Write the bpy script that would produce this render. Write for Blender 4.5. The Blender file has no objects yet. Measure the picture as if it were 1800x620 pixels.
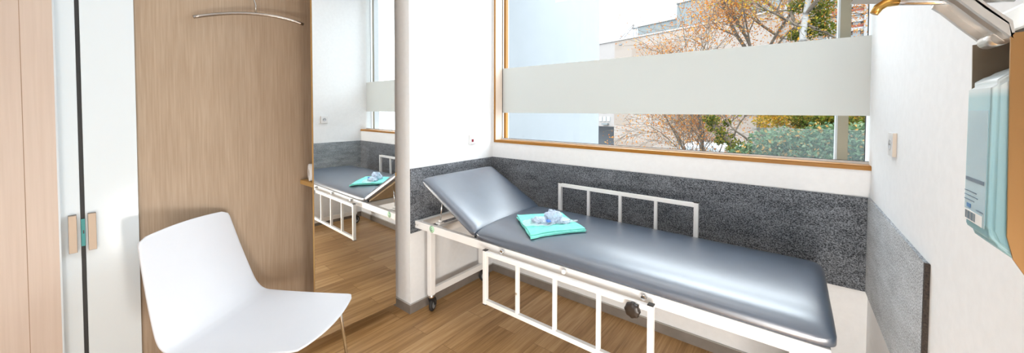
import bpy, bmesh, math, random
from mathutils import Vector, Matrix, noise

random.seed(7)
scn = bpy.context.scene
COL = scn.collection
R = math.radians

# ------------------------------------------------------------------ helpers
def tag(o, label=None, cat=None, group=None, kind=None):
    if label: o['label'] = label
    if cat: o['category'] = cat
    if group: o['group'] = group
    if kind: o['kind'] = kind
    return o

def empty(name, loc, label, cat, group=None):
    o = bpy.data.objects.new(name, None)
    o.empty_display_size = .1
    o.location = loc
    COL.objects.link(o)
    return tag(o, label, cat, group)

def world_loc(o):
    v = Vector((0, 0, 0))
    while o is not None:
        v += o.location
        o = o.parent
    return v

class MB:
    """collects shapes given in world coordinates into one mesh"""
    def __init__(s):
        s.bm = bmesh.new()
    def box(s, x0, x1, y0, y1, z0, z1, bev=0, seg=2):
        v = [s.bm.verts.new(p) for p in ((x0,y0,z0),(x1,y0,z0),(x1,y1,z0),(x0,y1,z0),(x0,y0,z1),(x1,y0,z1),(x1,y1,z1),(x0,y1,z1))]
        f = [s.bm.faces.new([v[i] for i in q]) for q in ((3,2,1,0),(4,5,6,7),(0,1,5,4),(1,2,6,5),(2,3,7,6),(3,0,4,7))]
        if bev:
            e = list({e for g in f for e in g.edges})
            bmesh.ops.bevel(s.bm, geom=e, offset=bev, segments=seg, affect='EDGES', profile=.5)
        return s
    def prism(s, pts, axis, a0, a1):
        """closed 2D polygon extruded along an axis; pts are the other two coordinates in xyz order"""
        def P(p, a):
            return (a, p[0], p[1]) if axis == 'x' else (p[0], a, p[1]) if axis == 'y' else (p[0], p[1], a)
        A = [s.bm.verts.new(P(p, a0)) for p in pts]
        B = [s.bm.verts.new(P(p, a1)) for p in pts]
        n = len(pts)
        s.bm.faces.new(A[::-1]); s.bm.faces.new(B)
        for i in range(n):
            s.bm.faces.new((A[i], A[(i+1) % n], B[(i+1) % n], B[i]))
        return s
    def tube(s, pts, r, n=10, caps=True):
        pts = [Vector(p) for p in pts]
        rs = r if isinstance(r, (list, tuple)) else [r]*len(pts)
        rings = []
        up = None
        for i, p in enumerate(pts):
            d = (pts[min(i+1, len(pts)-1)] - pts[max(i-1, 0)]).normalized()
            if up is None:
                up = Vector((0,0,1)) if abs(d.z) < .9 else Vector((1,0,0))
            a = d.cross(up)
            if a.length < 1e-5: a = d.orthogonal()
            a.normalize(); b = a.cross(d).normalized(); up = b
            rings.append([s.bm.verts.new(p + rs[i]*(math.cos(2*math.pi*k/n)*a + math.sin(2*math.pi*k/n)*b)) for k in range(n)])
        for i in range(len(rings)-1):
            for k in range(n):
                f = s.bm.faces.new((rings[i][k], rings[i][(k+1) % n], rings[i+1][(k+1) % n], rings[i+1][k])); f.smooth = True
        if caps:
            s.bm.faces.new(rings[0]); s.bm.faces.new(rings[-1][::-1])
        return s
    def cyl(s, p0, p1, r, n=20):
        return s.tube([p0, p1], r, n)
    def lathe(s, c, axis, prof, n=32):
        """prof: list of (distance along axis, radius)"""
        ax = Vector(axis).normalized(); a = ax.orthogonal().normalized(); b = ax.cross(a)
        c = Vector(c); rings = []
        for d, r in prof:
            rings.append([s.bm.verts.new(c + ax*d + max(r,1e-5)*(math.cos(2*math.pi*k/n)*a + math.sin(2*math.pi*k/n)*b)) for k in range(n)])
        for i in range(len(rings)-1):
            for k in range(n):
                f = s.bm.faces.new((rings[i][k], rings[i][(k+1)%n], rings[i+1][(k+1)%n], rings[i+1][k])); f.smooth = True
        return s
    def grid(s, P, nu, nv, smooth=True):
        V = [[s.bm.verts.new(P(i/nu, j/nv)) for j in range(nv+1)] for i in range(nu+1)]
        for i in range(nu):
            for j in range(nv):
                f = s.bm.faces.new((V[i][j], V[i+1][j], V[i+1][j+1], V[i][j+1])); f.smooth = smooth
        return s
    def quad(s, a, b, c, d):
        s.bm.faces.new([s.bm.verts.new(p) for p in (a, b, c, d)]); return s
    def build(s, name, mat, parent=None, smooth=None, recalc=True):
        if recalc: bmesh.ops.recalc_face_normals(s.bm, faces=s.bm.faces[:])
        me = bpy.data.meshes.new(name)
        s.bm.to_mesh(me); s.bm.free()
        if smooth is not None:
            me.polygons.foreach_set('use_smooth', [smooth]*len(me.polygons))
        me.materials.append(mat)
        o = bpy.data.objects.new(name, me)
        COL.objects.link(o)
        if parent is not None:
            o.parent = parent
            o.location = -world_loc(parent)
        return o

def wn(o):
    m = o.modifiers.new('wn', 'WEIGHTED_NORMAL'); m.keep_sharp = False
    return o

# ------------------------------------------------------------------ materials
def mat(name, col, rough=.5, metal=0, spec=.5, **kw):
    m = bpy.data.materials.new(name); m.use_nodes = True
    b = m.node_tree.nodes['Principled BSDF']
    b.inputs['Base Color'].default_value = (*col, 1)
    b.inputs['Roughness'].default_value = rough
    b.inputs['Metallic'].default_value = metal
    b.inputs['Specular IOR Level'].default_value = spec
    for k, v in kw.items():
        b.inputs[k.replace('_', ' ')].default_value = v
    return m

def nodes(m):
    return m.node_tree.nodes, m.node_tree.links, m.node_tree.nodes['Principled BSDF']

def add_noise_colour(m, c0, c1, scale, stretch=(1,1,1), detail=4, lo=.35, hi=.65, rough=.6, bump=0, dist=.002):
    N, L, b = nodes(m)
    tc = N.new('ShaderNodeTexCoord'); mp = N.new('ShaderNodeMapping'); mp.inputs['Scale'].default_value = stretch
    nz = N.new('ShaderNodeTexNoise'); nz.inputs['Scale'].default_value = scale; nz.inputs['Detail'].default_value = detail
    nz.inputs['Roughness'].default_value = rough
    cr = N.new('ShaderNodeValToRGB')
    cr.color_ramp.elements[0].position = lo; cr.color_ramp.elements[0].color = (*c0, 1)
    cr.color_ramp.elements[1].position = hi; cr.color_ramp.elements[1].color = (*c1, 1)
    L.new(tc.outputs['Object'], mp.inputs['Vector']); L.new(mp.outputs['Vector'], nz.inputs['Vector'])
    L.new(nz.outputs['Fac'], cr.inputs['Fac']); L.new(cr.outputs['Color'], b.inputs['Base Color'])
    if bump:
        bp = N.new('ShaderNodeBump'); bp.inputs['Strength'].default_value = bump; bp.inputs['Distance'].default_value = dist
        L.new(nz.outputs['Fac'], bp.inputs['Height']); L.new(bp.outputs['Normal'], b.inputs['Normal'])
    return m

def plaster(name, col, scale=60, bump=.05):
    m = mat(name, col, .85, spec=.2)
    c1 = tuple(min(1, c*1.02) for c in col); c0 = tuple(c*.985 for c in col)
    return add_noise_colour(m, c0, c1, scale, bump=bump, dist=.001)

M = {}
M['wall'] = plaster('white_wall_paint', (.81,.82,.825), 30, .015)
M['ceiling'] = plaster('ceiling_paint', (.88,.88,.88))
M['base'] = add_noise_colour(mat('taupe_skirting', (.2,.18,.16), .5), (.19,.165,.14), (.23,.2,.175), 9)
M['basetop'] = mat('skirting_bead', (.42,.40,.37), .4)

def wood_panel(name, c0, c1, rough=.45, axis='z', fine=150):
    m = mat(name, c0, rough, spec=.35)
    N, L, b = nodes(m)
    tc = N.new('ShaderNodeTexCoord')
    def nz(scale, stretch, detail):
        mp = N.new('ShaderNodeMapping'); mp.inputs['Scale'].default_value = stretch
        n = N.new('ShaderNodeTexNoise'); n.inputs['Scale'].default_value = scale; n.inputs['Detail'].default_value = detail
        L.new(tc.outputs['Object'], mp.inputs['Vector']); L.new(mp.outputs['Vector'], n.inputs['Vector'])
        return n
    st = {'z': (1,1,.03), 'y': (1,.03,1), 'x': (.03,1,1)}[axis]
    a = nz(fine, st, 3); c = nz(14, tuple(q if q == 1 else .1 for q in st), 2)
    mx = N.new('ShaderNodeMix'); mx.data_type = 'FLOAT'; mx.inputs[0].default_value = .3
    L.new(a.outputs['Fac'], mx.inputs[2]); L.new(c.outputs['Fac'], mx.inputs[3])
    cr = N.new('ShaderNodeValToRGB')
    cr.color_ramp.elements[0].position = .36; cr.color_ramp.elements[0].color = (*c0, 1)
    cr.color_ramp.elements[1].position = .64; cr.color_ramp.elements[1].color = (*c1, 1)
    L.new(mx.outputs[0], cr.inputs['Fac']); L.new(cr.outputs['Color'], b.inputs['Base Color'])
    bp = N.new('ShaderNodeBump'); bp.inputs['Strength'].default_value = .12; bp.inputs['Distance'].default_value = .001
    L.new(a.outputs['Fac'], bp.inputs['Height']); L.new(bp.outputs['Normal'], b.inputs['Normal'])
    return m
M['oak'] = wood_panel('brown_oak_veneer', (.33,.238,.16), (.41,.31,.22))
M['beige'] = wood_panel('pale_beige_veneer', (.52,.415,.34), (.56,.455,.38), fine=90)
M['honey'] = wood_panel('honey_edge', (.5,.29,.09), (.58,.35,.12), .4)
M['frame_wood'] = wood_panel('orange_window_wood', (.31,.128,.014), (.385,.17,.024), .4, axis='x')
M['frame_wood_v'] = wood_panel('orange_window_wood_upright', (.31,.128,.014), (.385,.17,.024), .4)
M['reveal'] = wood_panel('pale_reveal_wood', (.72,.6,.5), (.8,.68,.58), .5)

def floor_mat():
    m = mat('wood_plank_floor', (.3,.2,.12), .38, spec=.4)
    N, L, b = nodes(m)
    tc = N.new('ShaderNodeTexCoord')
    mp = N.new('ShaderNodeMapping'); mp.inputs['Rotation'].default_value = (0,0,R(90))
    L.new(tc.outputs['Object'], mp.inputs['Vector'])
    br = N.new('ShaderNodeTexBrick'); br.offset = .37
    br.inputs['Scale'].default_value = 1; br.inputs['Brick Width'].default_value = .95; br.inputs['Row Height'].default_value = .148
    br.inputs['Mortar Size'].default_value = .0012; br.inputs['Bias'].default_value = 0
    br.inputs['Color1'].default_value = (.0,.0,.0,1); br.inputs['Color2'].default_value = (1,1,1,1); br.inputs['Mortar'].default_value = (.1,.1,.1,1)
    L.new(mp.outputs['Vector'], br.inputs['Vector'])
    def nz(scale, st, detail, rough=.6):
        q = N.new('ShaderNodeMapping'); q.inputs['Scale'].default_value = st
        n = N.new('ShaderNodeTexNoise'); n.inputs['Scale'].default_value = scale; n.inputs['Detail'].default_value = detail; n.inputs['Roughness'].default_value = rough
        # shift the grain per plank
        va = N.new('ShaderNodeVectorMath'); va.operation = 'ADD'
        sc = N.new('ShaderNodeVectorMath'); sc.operation = 'SCALE'; sc.inputs['Scale'].default_value = 7.3
        L.new(br.outputs['Color'], sc.inputs[0]); L.new(tc.outputs['Object'], va.inputs[0]); L.new(sc.outputs[0], va.inputs[1])
        L.new(va.outputs[0], q.inputs['Vector']); L.new(q.outputs['Vector'], n.inputs['Vector'])
        return n
    fine = nz(170, (1,.025,1), 3); wide = nz(34, (1,.05,1), 4, .65)
    def mix(a, c, f):
        x = N.new('ShaderNodeMix'); x.data_type = 'FLOAT'; x.inputs[0].default_value = f
        L.new(a, x.inputs[2]); L.new(c, x.inputs[3]); return x.outputs[0]
    g = mix(fine.outputs['Fac'], wide.outputs['Fac'], .65)
    bw = N.new('ShaderNodeRGBToBW'); L.new(br.outputs['Color'], bw.inputs[0])
    g2 = mix(g, bw.outputs[0], .16)
    cr = N.new('ShaderNodeValToRGB'); e = cr.color_ramp.elements
    e[0].position = .30; e[0].color = (.24,.12,.04,1)
    e[1].position = .68; e[1].color = (.64,.42,.215,1)
    k = cr.color_ramp.elements.new(.48); k.color = (.45,.26,.105,1)
    L.new(g2, cr.inputs['Fac'])
    dk = N.new('ShaderNodeMix'); dk.data_type = 'RGBA'; dk.blend_type = 'MULTIPLY'; dk.inputs[7].default_value = (.6,.55,.5,1)
    L.new(br.outputs['Fac'], dk.inputs[0]); L.new(cr.outputs['Color'], dk.inputs[6]); L.new(dk.outputs[2], b.inputs['Base Color'])
    bp = N.new('ShaderNodeBump'); bp.inputs['Strength'].default_value = .15; bp.inputs['Distance'].default_value = .001
    L.new(g, bp.inputs['Height']); L.new(bp.outputs['Normal'], b.inputs['Normal'])
    return m
M['floor'] = floor_mat()

def felt_mat(name, dark, light, stretch):
    m = mat(name, dark, .95, spec=.1, Sheen_Weight=.35, Sheen_Roughness=.5)
    N, L, b = nodes(m)
    tc = N.new('ShaderNodeTexCoord')
    def nz(scale, st, detail):
        mp = N.new('ShaderNodeMapping'); mp.inputs['Scale'].default_value = st
        n = N.new('ShaderNodeTexNoise'); n.inputs['Scale'].default_value = scale; n.inputs['Detail'].default_value = detail; n.inputs['Roughness'].default_value = .75
        L.new(tc.outputs['Object'], mp.inputs['Vector']); L.new(mp.outputs['Vector'], n.inputs['Vector']); return n
    a = nz(200, stretch, 2); c = nz(5, (1,1,3), 4)
    ad = N.new('ShaderNodeMath'); ad.operation = 'MULTIPLY_ADD'; ad.inputs[1].default_value = .3
    sub = N.new('ShaderNodeMath'); sub.operation = 'SUBTRACT'; sub.inputs[1].default_value = .5
    L.new(c.outputs['Fac'], sub.inputs[0]); L.new(sub.outputs[0], ad.inputs[0]); L.new(a.outputs['Fac'], ad.inputs[2])
    cr = N.new('ShaderNodeValToRGB'); e = cr.color_ramp.elements
    e[0].position = .38; e[0].color = (*dark, 1); e[1].position = .66; e[1].color = (*light, 1)
    L.new(ad.outputs[0], cr.inputs['Fac']); L.new(cr.outputs['Color'], b.inputs['Base Color'])
    bp = N.new('ShaderNodeBump'); bp.inputs['Strength'].default_value = .5; bp.inputs['Distance'].default_value = .003
    L.new(a.outputs['Fac'], bp.inputs['Height']); L.new(bp.outputs['Normal'], b.inputs['Normal'])
    return m
M['felt'] = felt_mat('grey_wool_felt', (.022,.026,.031), (.27,.29,.32), (.75,.85,1))
M['felt_lit'] = felt_mat('grey_wool_felt_lit', (.04,.05,.058), (.55,.60,.64), (1,1,1))  # same grey felt; grazing light on the right wall is put into the colour
M['felt_edge'] = add_noise_colour(mat('cut_felt_edge', (.02,.015,.012), .95), (.012,.01,.01), (.06,.045,.035), 200)

def leather():
    m = mat('navy_grey_vinyl', (.06,.075,.1), .4, spec=.9, Coat_Weight=1.0, Coat_Roughness=.33, Coat_IOR=1.95)
    N, L, b = nodes(m)
    tc = N.new('ShaderNodeTexCoord')
    n = N.new('ShaderNodeTexNoise'); n.inputs['Scale'].default_value = 9; n.inputs['Detail'].default_value = 5
    v = N.new('ShaderNodeTexVoronoi'); v.inputs['Scale'].default_value = 420
    for q in (n, v): L.new(tc.outputs['Object'], q.inputs['Vector'])
    cr = N.new('ShaderNodeValToRGB'); e = cr.color_ramp.elements
    e[0].position = .35; e[0].color = (.031,.053,.090,1); e[1].position = .7; e[1].color = (.042,.068,.112,1)
    L.new(n.outputs['Fac'], cr.inputs['Fac']); L.new(cr.outputs['Color'], b.inputs['Base Color'])
    bp = N.new('ShaderNodeBump'); bp.inputs['Strength'].default_value = .06; bp.inputs['Distance'].default_value = .001
    L.new(v.outputs['Distance'], bp.inputs['Height']); L.new(bp.outputs['Normal'], b.inputs['Normal'])
    return m
M['leather'] = leather()
M['seam'] = mat('dark_seam', (.012,.013,.016), .6)
M['ply'] = wood_panel('plywood_board', (.42,.3,.17), (.5,.37,.22), .6, axis='x')
def enamel(name, col, rough=.3):
    return add_noise_colour(mat(name, col, rough, spec=.5), tuple(c*.97 for c in col), col, 4)
M['white_metal'] = enamel('white_enamel', (.88,.875,.86))
M['black'] = enamel('black_plastic', (.012,.012,.012), .35)
M['rubber'] = enamel('black_rubber', (.018,.018,.018), .6)
M['hub'] = enamel('grey_hub_plastic', (.32,.33,.33), .4)
M['bakelite'] = enamel('black_brown_knob', (.02,.014,.011), .4)
def metal(name, col, rough, bump=.03):
    m = mat(name, col, rough, metal=1)
    N, L, b = nodes(m)
    tc = N.new('ShaderNodeTexCoord'); mp = N.new('ShaderNodeMapping'); mp.inputs['Scale'].default_value = (1,1,.06)
    n = N.new('ShaderNodeTexNoise'); n.inputs['Scale'].default_value = 220
    L.new(tc.outputs['Object'], mp.inputs['Vector']); L.new(mp.outputs['Vector'], n.inputs['Vector'])
    bp = N.new('ShaderNodeBump'); bp.inputs['Strength'].default_value = bump; bp.inputs['Distance'].default_value = .0005
    L.new(n.outputs['Fac'], bp.inputs['Height']); L.new(bp.outputs['Normal'], b.inputs['Normal'])
    return m
M['chrome'] = metal('polished_chrome', (.78,.79,.8), .12)
M['steel'] = metal('brushed_steel', (.62,.6,.57), .3)
M['dark_steel'] = metal('satin_dark_steel', (.42,.39,.36), .25)
M['handle_metal'] = metal('brown_grey_steel', (.33,.27,.215), .5)
M['bronze_steel'] = metal('warm_brushed_metal', (.52,.40,.29), .42, .1)
M['alu_wood_reflect'] = metal('aluminium_reflecting_wood', (.43,.24,.10), .5, .1)  # aluminium plate; the orange reflection of the wood is painted into its colour
M['alu_brown_reflect'] = metal('aluminium_reflecting_brown', (.27,.215,.16), .5, .1)  # inner face of the far aluminium plate, brown reflection painted in
M['brass_tip'] = metal('brown_gold_tip', (.6,.36,.1), .25)
M['alu'] = metal('bright_aluminium', (.74,.71,.67), .34)
M['mirror'] = mat('silvered_mirror', (.93,.94,.93), .0, metal=1)
M['white_plastic'] = add_noise_colour(mat('white_plastic_shell', (.64,.655,.69), .45), (.63,.645,.68), (.65,.665,.70), 3)
M['socket_white'] = enamel('switch_white', (.78,.78,.78), .3)
M['socket_side'] = enamel('switch_cream_side', (.62,.55,.47), .4)
M['socket_grey'] = enamel('socket_grey', (.55,.57,.6), .4)
M['red'] = enamel('dark_red_lens', (.25,.005,.02), .2)
M['paper'] = add_noise_colour(mat('toilet_paper', (.88,.88,.88), .95), (.86,.86,.86), (.9,.9,.9), 120, bump=.2)
M['card'] = add_noise_colour(mat('cardboard', (.45,.36,.26), .9), (.42,.33,.24), (.5,.4,.3), 40)
M['green'] = enamel('green_sticker', (.32,.72,.38), .4)
M['green_pale'] = enamel('pale_green_sticker', (.62,.88,.66), .4)
M['green_dark'] = enamel('dark_green_print', (.03,.22,.09), .4)
M['grey_print'] = enamel('pale_label', (.9,.9,.88), .4)
M['dark_print'] = enamel('dark_print', (.16,.22,.28), .5)
M['blue_print'] = enamel('blue_print', (.1,.25,.5), .5)

def cloth_mat(name, c0, c1):
    m = mat(name, c0, .85, spec=.2)
    return add_noise_colour(m, c0, c1, 30, bump=.3, dist=.003)
M['teal'] = cloth_mat('turquoise_cloth', (.2,.66,.58), (.27,.76,.67))

def film(name, col, alpha, extra_rough=.3, var=.12):
    m = bpy.data.materials.new(name); m.use_nodes = True
    N, L = m.node_tree.nodes, m.node_tree.links
    N.clear()
    out = N.new('ShaderNodeOutputMaterial')
    tr = N.new('ShaderNodeBsdfTransparent'); pb = N.new('ShaderNodeBsdfPrincipled')
    pb.inputs['Base Color'].default_value = (*col, 1); pb.inputs['Roughness'].default_value = extra_rough
    nz = N.new('ShaderNodeTexNoise'); nz.inputs['Scale'].default_value = 40
    tc = N.new('ShaderNodeTexCoord'); L.new(tc.outputs['Object'], nz.inputs['Vector'])
    mr = N.new('ShaderNodeMapRange'); mr.inputs['To Min'].default_value = max(0, alpha-var); mr.inputs['To Max'].default_value = min(1, alpha+var)
    L.new(nz.outputs['Fac'], mr.inputs['Value'])
    mx = N.new('ShaderNodeMixShader')
    L.new(mr.outputs[0], mx.inputs['Fac']); L.new(tr.outputs[0], mx.inputs[1]); L.new(pb.outputs[0], mx.inputs[2]); L.new(mx.outputs[0], out.inputs['Surface'])
    return m
M['glove'] = film('pale_blue_film', (.66,.78,.95), .78)
M['glove_blue'] = enamel('blue_elastic', (.1,.25,.72), .5)

def glass_mat():
    m = bpy.data.materials.new('window_glass'); m.use_nodes = True
    N, L = m.node_tree.nodes, m.node_tree.links; N.clear()
    out = N.new('ShaderNodeOutputMaterial'); tr = N.new('ShaderNodeBsdfTransparent'); gl = N.new('ShaderNodeBsdfGlossy')
    tr.inputs['Color'].default_value = (.97,.985,.98,1); gl.inputs['Roughness'].default_value = 0
    fr = N.new('ShaderNodeFresnel'); fr.inputs['IOR'].default_value = 1.35
    mx = N.new('ShaderNodeMixShader')
    L.new(fr.outputs[0], mx.inputs[0]); L.new(tr.outputs[0], mx.inputs[1]); L.new(gl.outputs[0], mx.inputs[2]); L.new(mx.outputs[0], out.inputs[0])
    return m
M['glass'] = glass_mat()

def translucent_mat(name, col, tcol, f, rough=.5, coat=0):
    m = bpy.data.materials.new(name); m.use_nodes = True
    N, L = m.node_tree.nodes, m.node_tree.links; N.clear()
    out = N.new('ShaderNodeOutputMaterial')
    pb = N.new('ShaderNodeBsdfPrincipled'); pb.inputs['Base Color'].default_value = (*col, 1); pb.inputs['Roughness'].default_value = rough
    pb.inputs['Specular IOR Level'].default_value = .5 if coat else .15
    tl = N.new('ShaderNodeBsdfTranslucent'); tl.inputs['Color'].default_value = (*tcol, 1)
    tc = N.new('ShaderNodeTexCoord'); nz = N.new('ShaderNodeTexNoise'); nz.inputs['Scale'].default_value = 3
    mr = N.new('ShaderNodeMapRange'); mr.inputs['To Min'].default_value = f-.02; mr.inputs['To Max'].default_value = f+.02
    L.new(tc.outputs['Object'], nz.inputs['Vector']); L.new(nz.outputs['Fac'], mr.inputs['Value'])
    mx = N.new('ShaderNodeMixShader'); L.new(mr.outputs[0], mx.inputs[0]); L.new(pb.outputs[0], mx.inputs[1]); L.new(tl.outputs[0], mx.inputs[2]); L.new(mx.outputs[0], out.inputs[0])
    return m
M['frost_band'] = translucent_mat('frosted_film', (.70,.725,.71), (.64,.66,.64), .28)
M['frost_glass'] = translucent_mat('frosted_glass', (.74,.80,.83), (.85,.9,.9), .12, .16, 1)
M['glass_edge'] = enamel('teal_glass_edge', (.05,.33,.33), .15)
M['soap'] = mat('blue_soap_in_clear_bottle', (.36,.6,.66), .2)
def soap_level(m):
    N, L, b = nodes(m)
    tc = N.new('ShaderNodeTexCoord'); sp = N.new('ShaderNodeSeparateXYZ'); mr = N.new('ShaderNodeMapRange'); cr = N.new('ShaderNodeValToRGB')
    mr.inputs['From Min'].default_value = 1.27; mr.inputs['From Max'].default_value = 1.53
    L.new(tc.outputs['Object'], sp.inputs[0]); L.new(sp.outputs['Z'], mr.inputs['Value']); L.new(mr.outputs[0], cr.inputs['Fac'])
    e = cr.color_ramp.elements
    e[0].position = 0; e[0].color = (.27,.50,.56,1); e[1].position = .8; e[1].color = (.74,.85,.88,1)
    k = e.new(.76); k.color = (.42,.66,.73,1)
    L.new(cr.outputs['Color'], b.inputs['Base Color'])
soap_level(M['soap'])
M['label_film'] = film('bottle_label_film', (.72,.9,.98), .42, var=.02)
M['rail_glass'] = film('hazy_balustrade_glass', (.16,.2,.2), .24, var=.01)

# ------------------------------------------------------------------ camera
YAW, PIT, ROLL, F = R(37.1531), R(-1.5198), R(.1995), 621.745
CAM = Vector((2.1542, -2.3633, 1.45))
fw = Vector((-math.sin(YAW)*math.cos(PIT), math.cos(YAW)*math.cos(PIT), math.sin(PIT)))
rt = Vector((math.cos(YAW), math.sin(YAW), 0)); up = rt.cross(fw)
r2 = rt*math.cos(ROLL) + up*math.sin(ROLL); u2 = -rt*math.sin(ROLL) + up*math.cos(ROLL)
cd = bpy.data.cameras.new('camera'); cam = bpy.data.objects.new('camera', cd); COL.objects.link(cam)
cam.matrix_world = Matrix(((r2.x,u2.x,-fw.x,CAM.x),(r2.y,u2.y,-fw.y,CAM.y),(r2.z,u2.z,-fw.z,CAM.z),(0,0,0,1)))
cd.sensor_fit = 'HORIZONTAL'; cd.sensor_width = 36; cd.lens = F/1800*36
cd.shift_x = (900-922.825)/1800; cd.shift_y = (210.737-310)/1800
cd.clip_start = .02; cd.clip_end = 400
scn.camera = cam
def ray(u, v):
    return (r2*((u-922.825)/F) - u2*((v-210.737)/F) + fw)
def at(u, v, Y):
    """point seen at a pixel of the photograph, on the plane y = Y"""
    d = ray(u, v); return CAM + d*((Y-CAM.y)/d.y)

# ------------------------------------------------------------------ room shell
W = 2.46
XP = -.36       # face of the oak panelling
YF = -3.3       # wall behind the camera
CH = 3.3
WZ0, WZ1 = 1.166, 3.15

def struct(name, mb, m): return tag(mb.build(name, m), kind='structure')
struct('floor', MB().box(-.6, W+.1, YF-.1, .2, -.1, 0), M['floor'])
struct('ceiling', MB().box(-.6, W+.1, YF-.1, .2, CH, CH+.1), M['ceiling'])
b = MB(); b.box(0, W, 0, .2, -.0, WZ0); b.box(0, W, 0, .2, WZ1, CH); b.box(-.0, .018, 0, .2, WZ0, WZ1)
struct('wall_back', b, M['wall'])
struct('wall_right', MB().box(W, W+.1, YF-.1, .2, 0, CH), M['wall'])
struct('wall_left', MB().box(-.5, 0, -.868, .2, 0, CH), M['wall'])
struct('wall_left_rear', MB().box(-.6, -.5, YF-.1, -.868, 0, CH), M['wall'])
struct('wall_front', MB().box(-.5, W, YF-.1, YF, 0, CH), M['wall'])

def skirting(name, x0, x1, y0, y1):
    o = MB().box(x0, x1, y0, y1, 0, .062).build(name, M['base']); tag(o, kind='structure')
    t = MB().box(x0, x1, y0, y1, .0622, .066).build('baseboard_bead', M['basetop'], o)
    return o
skirting('baseboard_back', .013, W-.012, -.012, 0)
skirting('baseboard_left', 0, .012, -.880, 0)
skirting('baseboard_pillar', -.2, .0, -.880, -.868)
skirting('baseboard_right', W-.012, W, -3.2, 0)

# window
win = bpy.data.objects.new('window_1', None); COL.objects.link(win); tag(win, kind='structure')
b = MB(); b.box(.018, W, -.006, .0, WZ0, WZ0+.018); b.box(.018, W, 0, .075, WZ0, WZ0+.022)
b.build('window_frame', M['frame_wood'], win)
b = MB(); b.box(.018, .034, -.006, 0, WZ0+.018, WZ1); b.box(.052, .078, .09, .12, WZ0+.02, WZ1)
b.build('frame_upright', M['frame_wood_v'], win)
MB().prism([(.018,0),(.034,0),(.046,.078),(.018,.078)], 'z', WZ0+.022, WZ1).build('window_reveal', M['reveal'], win)
b = MB(); b.box(.046, .0505, .076, .079, WZ0+.03, WZ1); b.box(2.4495, 2.4535, .138, .142, WZ0+.0, WZ1); b.box(.046, W, .0755, .0765, WZ0+.0335, WZ0+.0365)
b.build('black_gasket', M['rubber'], win)
MB().box(.046, W, .068, .077, WZ0+.022, WZ0+.0335).build('white_sill_seal', M['socket_white'], win)
MB().quad((.04,.082,WZ0+.02),(W,.082,WZ0+.02),(W,.082,WZ1),(.04,.082,WZ1)).build('window_pane', M['glass'], win, recalc=False)
MB().box(.046, W-.001, .0795, .0803, 1.4294, 1.8295).build('frosted_band', M['frost_band'], win)
b = MB(); b.box(2.344, 2.386, .135, .2, WZ0-.1, WZ1); 
b.build('outer_post', enamel('khaki_grey_post', (.26,.225,.155), .5), win)
MB().box(2.335, 2.3435, .134, .2, WZ0-.1, WZ1).build('outer_post_lit_side', enamel('post_edge_lit', (.45,.46,.46), .5), win)  # lit side of the post, its brightness painted as a paler strip

# felt panels
FT, FB = 1.0345, .5754
def felt(name, label, boxes, m, edge=None):
    b = MB()
    for q in boxes: b.box(*q)
    o = b.build(name, m); tag(o, label, 'felt panel')
    return o
felt('felt_wall_panel', 'dark grey felt panel along the back wall below the window', [(.0105, W-.0105, -.0105, -.0005, FB, FT)], M['felt'])
felt('felt_wall_panel', 'short dark grey felt panel on the left wall under the red-lit switch', [(.0005, .010, -.8675, -.0005, FB, FT)], M['felt'])
o = felt('felt_wall_panel', 'grey felt panel, coloured paler for grazing light, on the right wall beside the foot of the couch', [(W-.010, W-.0005, -.929, -.0005, FB, FT)], M['felt_lit'])
MB().box(W-.011, W-.0006, -.940, -.9292, FB, FT+.001).build('cut_edge', M['felt_edge'], o)

# ------------------------------------------------------------------ left side: oak panelling, shelf, mirror, glass doors
tag(MB().box(XP-.02, XP, -2.137, -.869, 0, CH-.02).build('oak_wall_panel', M['oak']),
    'brown oak veneer wall panel behind the chair and the clothes hanger', 'wall panel')
pb_ = empty('beige_wall_panel', (-.3, -2.5, 0), 'pale beige veneer panel with a vertical joint at the far left edge', 'wall panel')
MB().box(-.36, -.3, -2.449, -2.371, 0, CH-.02).build('panel_board', M['beige'], pb_)
MB().box(-.36, -.3, -3.2, -2.451, 0, CH-.02).build('panel_board', M['beige'], pb_)
MB().box(-.36, -.3005, -2.4512, -2.4488, 0, CH-.02).build('panel_joint', enamel('joint_shadow', (.3,.2,.13), .8), pb_)
MB().box(-.36, -.3, -2.371, -2.366, 0, CH-.02).build('edge_strip', enamel('grey_edge_strip', (.55,.6,.63), .4), pb_)

def glass_leaf(name, y0, y1, hy):
    o = tag(MB().box(-.352, -.342, y0, y1, .005, CH-.03, .001).build(name, M['frost_glass']), kind='structure')
    h = MB().box(-.3415, -.315, hy, hy+.0235, .826, .988, .001).build('door_handle', M['handle_metal'], o)
    return o
d1 = glass_leaf('door_1', -2.85, -2.313, -2.347)
d2 = glass_leaf('door_2', -2.300, -2.139, -2.293)
b = MB().box(-.356, -.345, -2.3125, -2.3005, .005, CH-.03); b.build('door_seal', M['rubber'], d2)
MB().box(-.3435, -.337, -2.312, -2.3005, .845, .965).build('door_catch', M['glass_edge'], d2)
MB().box(-.3435, -.3365, -2.3072, -2.3035, .90, .915).build('catch_bolt', M['black'], d2)

# mirror on a slim board, standing slightly out of line
mroot = empty('wall_mirror', (-.09, -1.2, .077), 'tall mirror on a thin honey-edged board beside the white pillar', 'mirror')
ang = R(-1.5); tdir = Vector((-math.sin(ang), math.cos(ang), 0)); nrm = Vector((math.cos(ang), math.sin(ang), 0))
P0 = Vector((-.0718, -.938, 0)); P1 = P0 - tdir*.524
def slab(pa, pb, n, t0, t1, z0, z1):
    q = [pa+n*t0, pb+n*t0, pb+n*t1, pa+n*t1]
    return MB().prism([(p.x, p.y) for p in q], 'z', z0, z1)
slab(P0, P1, nrm, -.004, 0, .077, 3.0).build('mirror_glass', M['mirror'], mroot)
slab(P0, P1, nrm, -.024, -.0045, .077, 3.0).build('backing_board', M['honey'], mroot)

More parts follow.
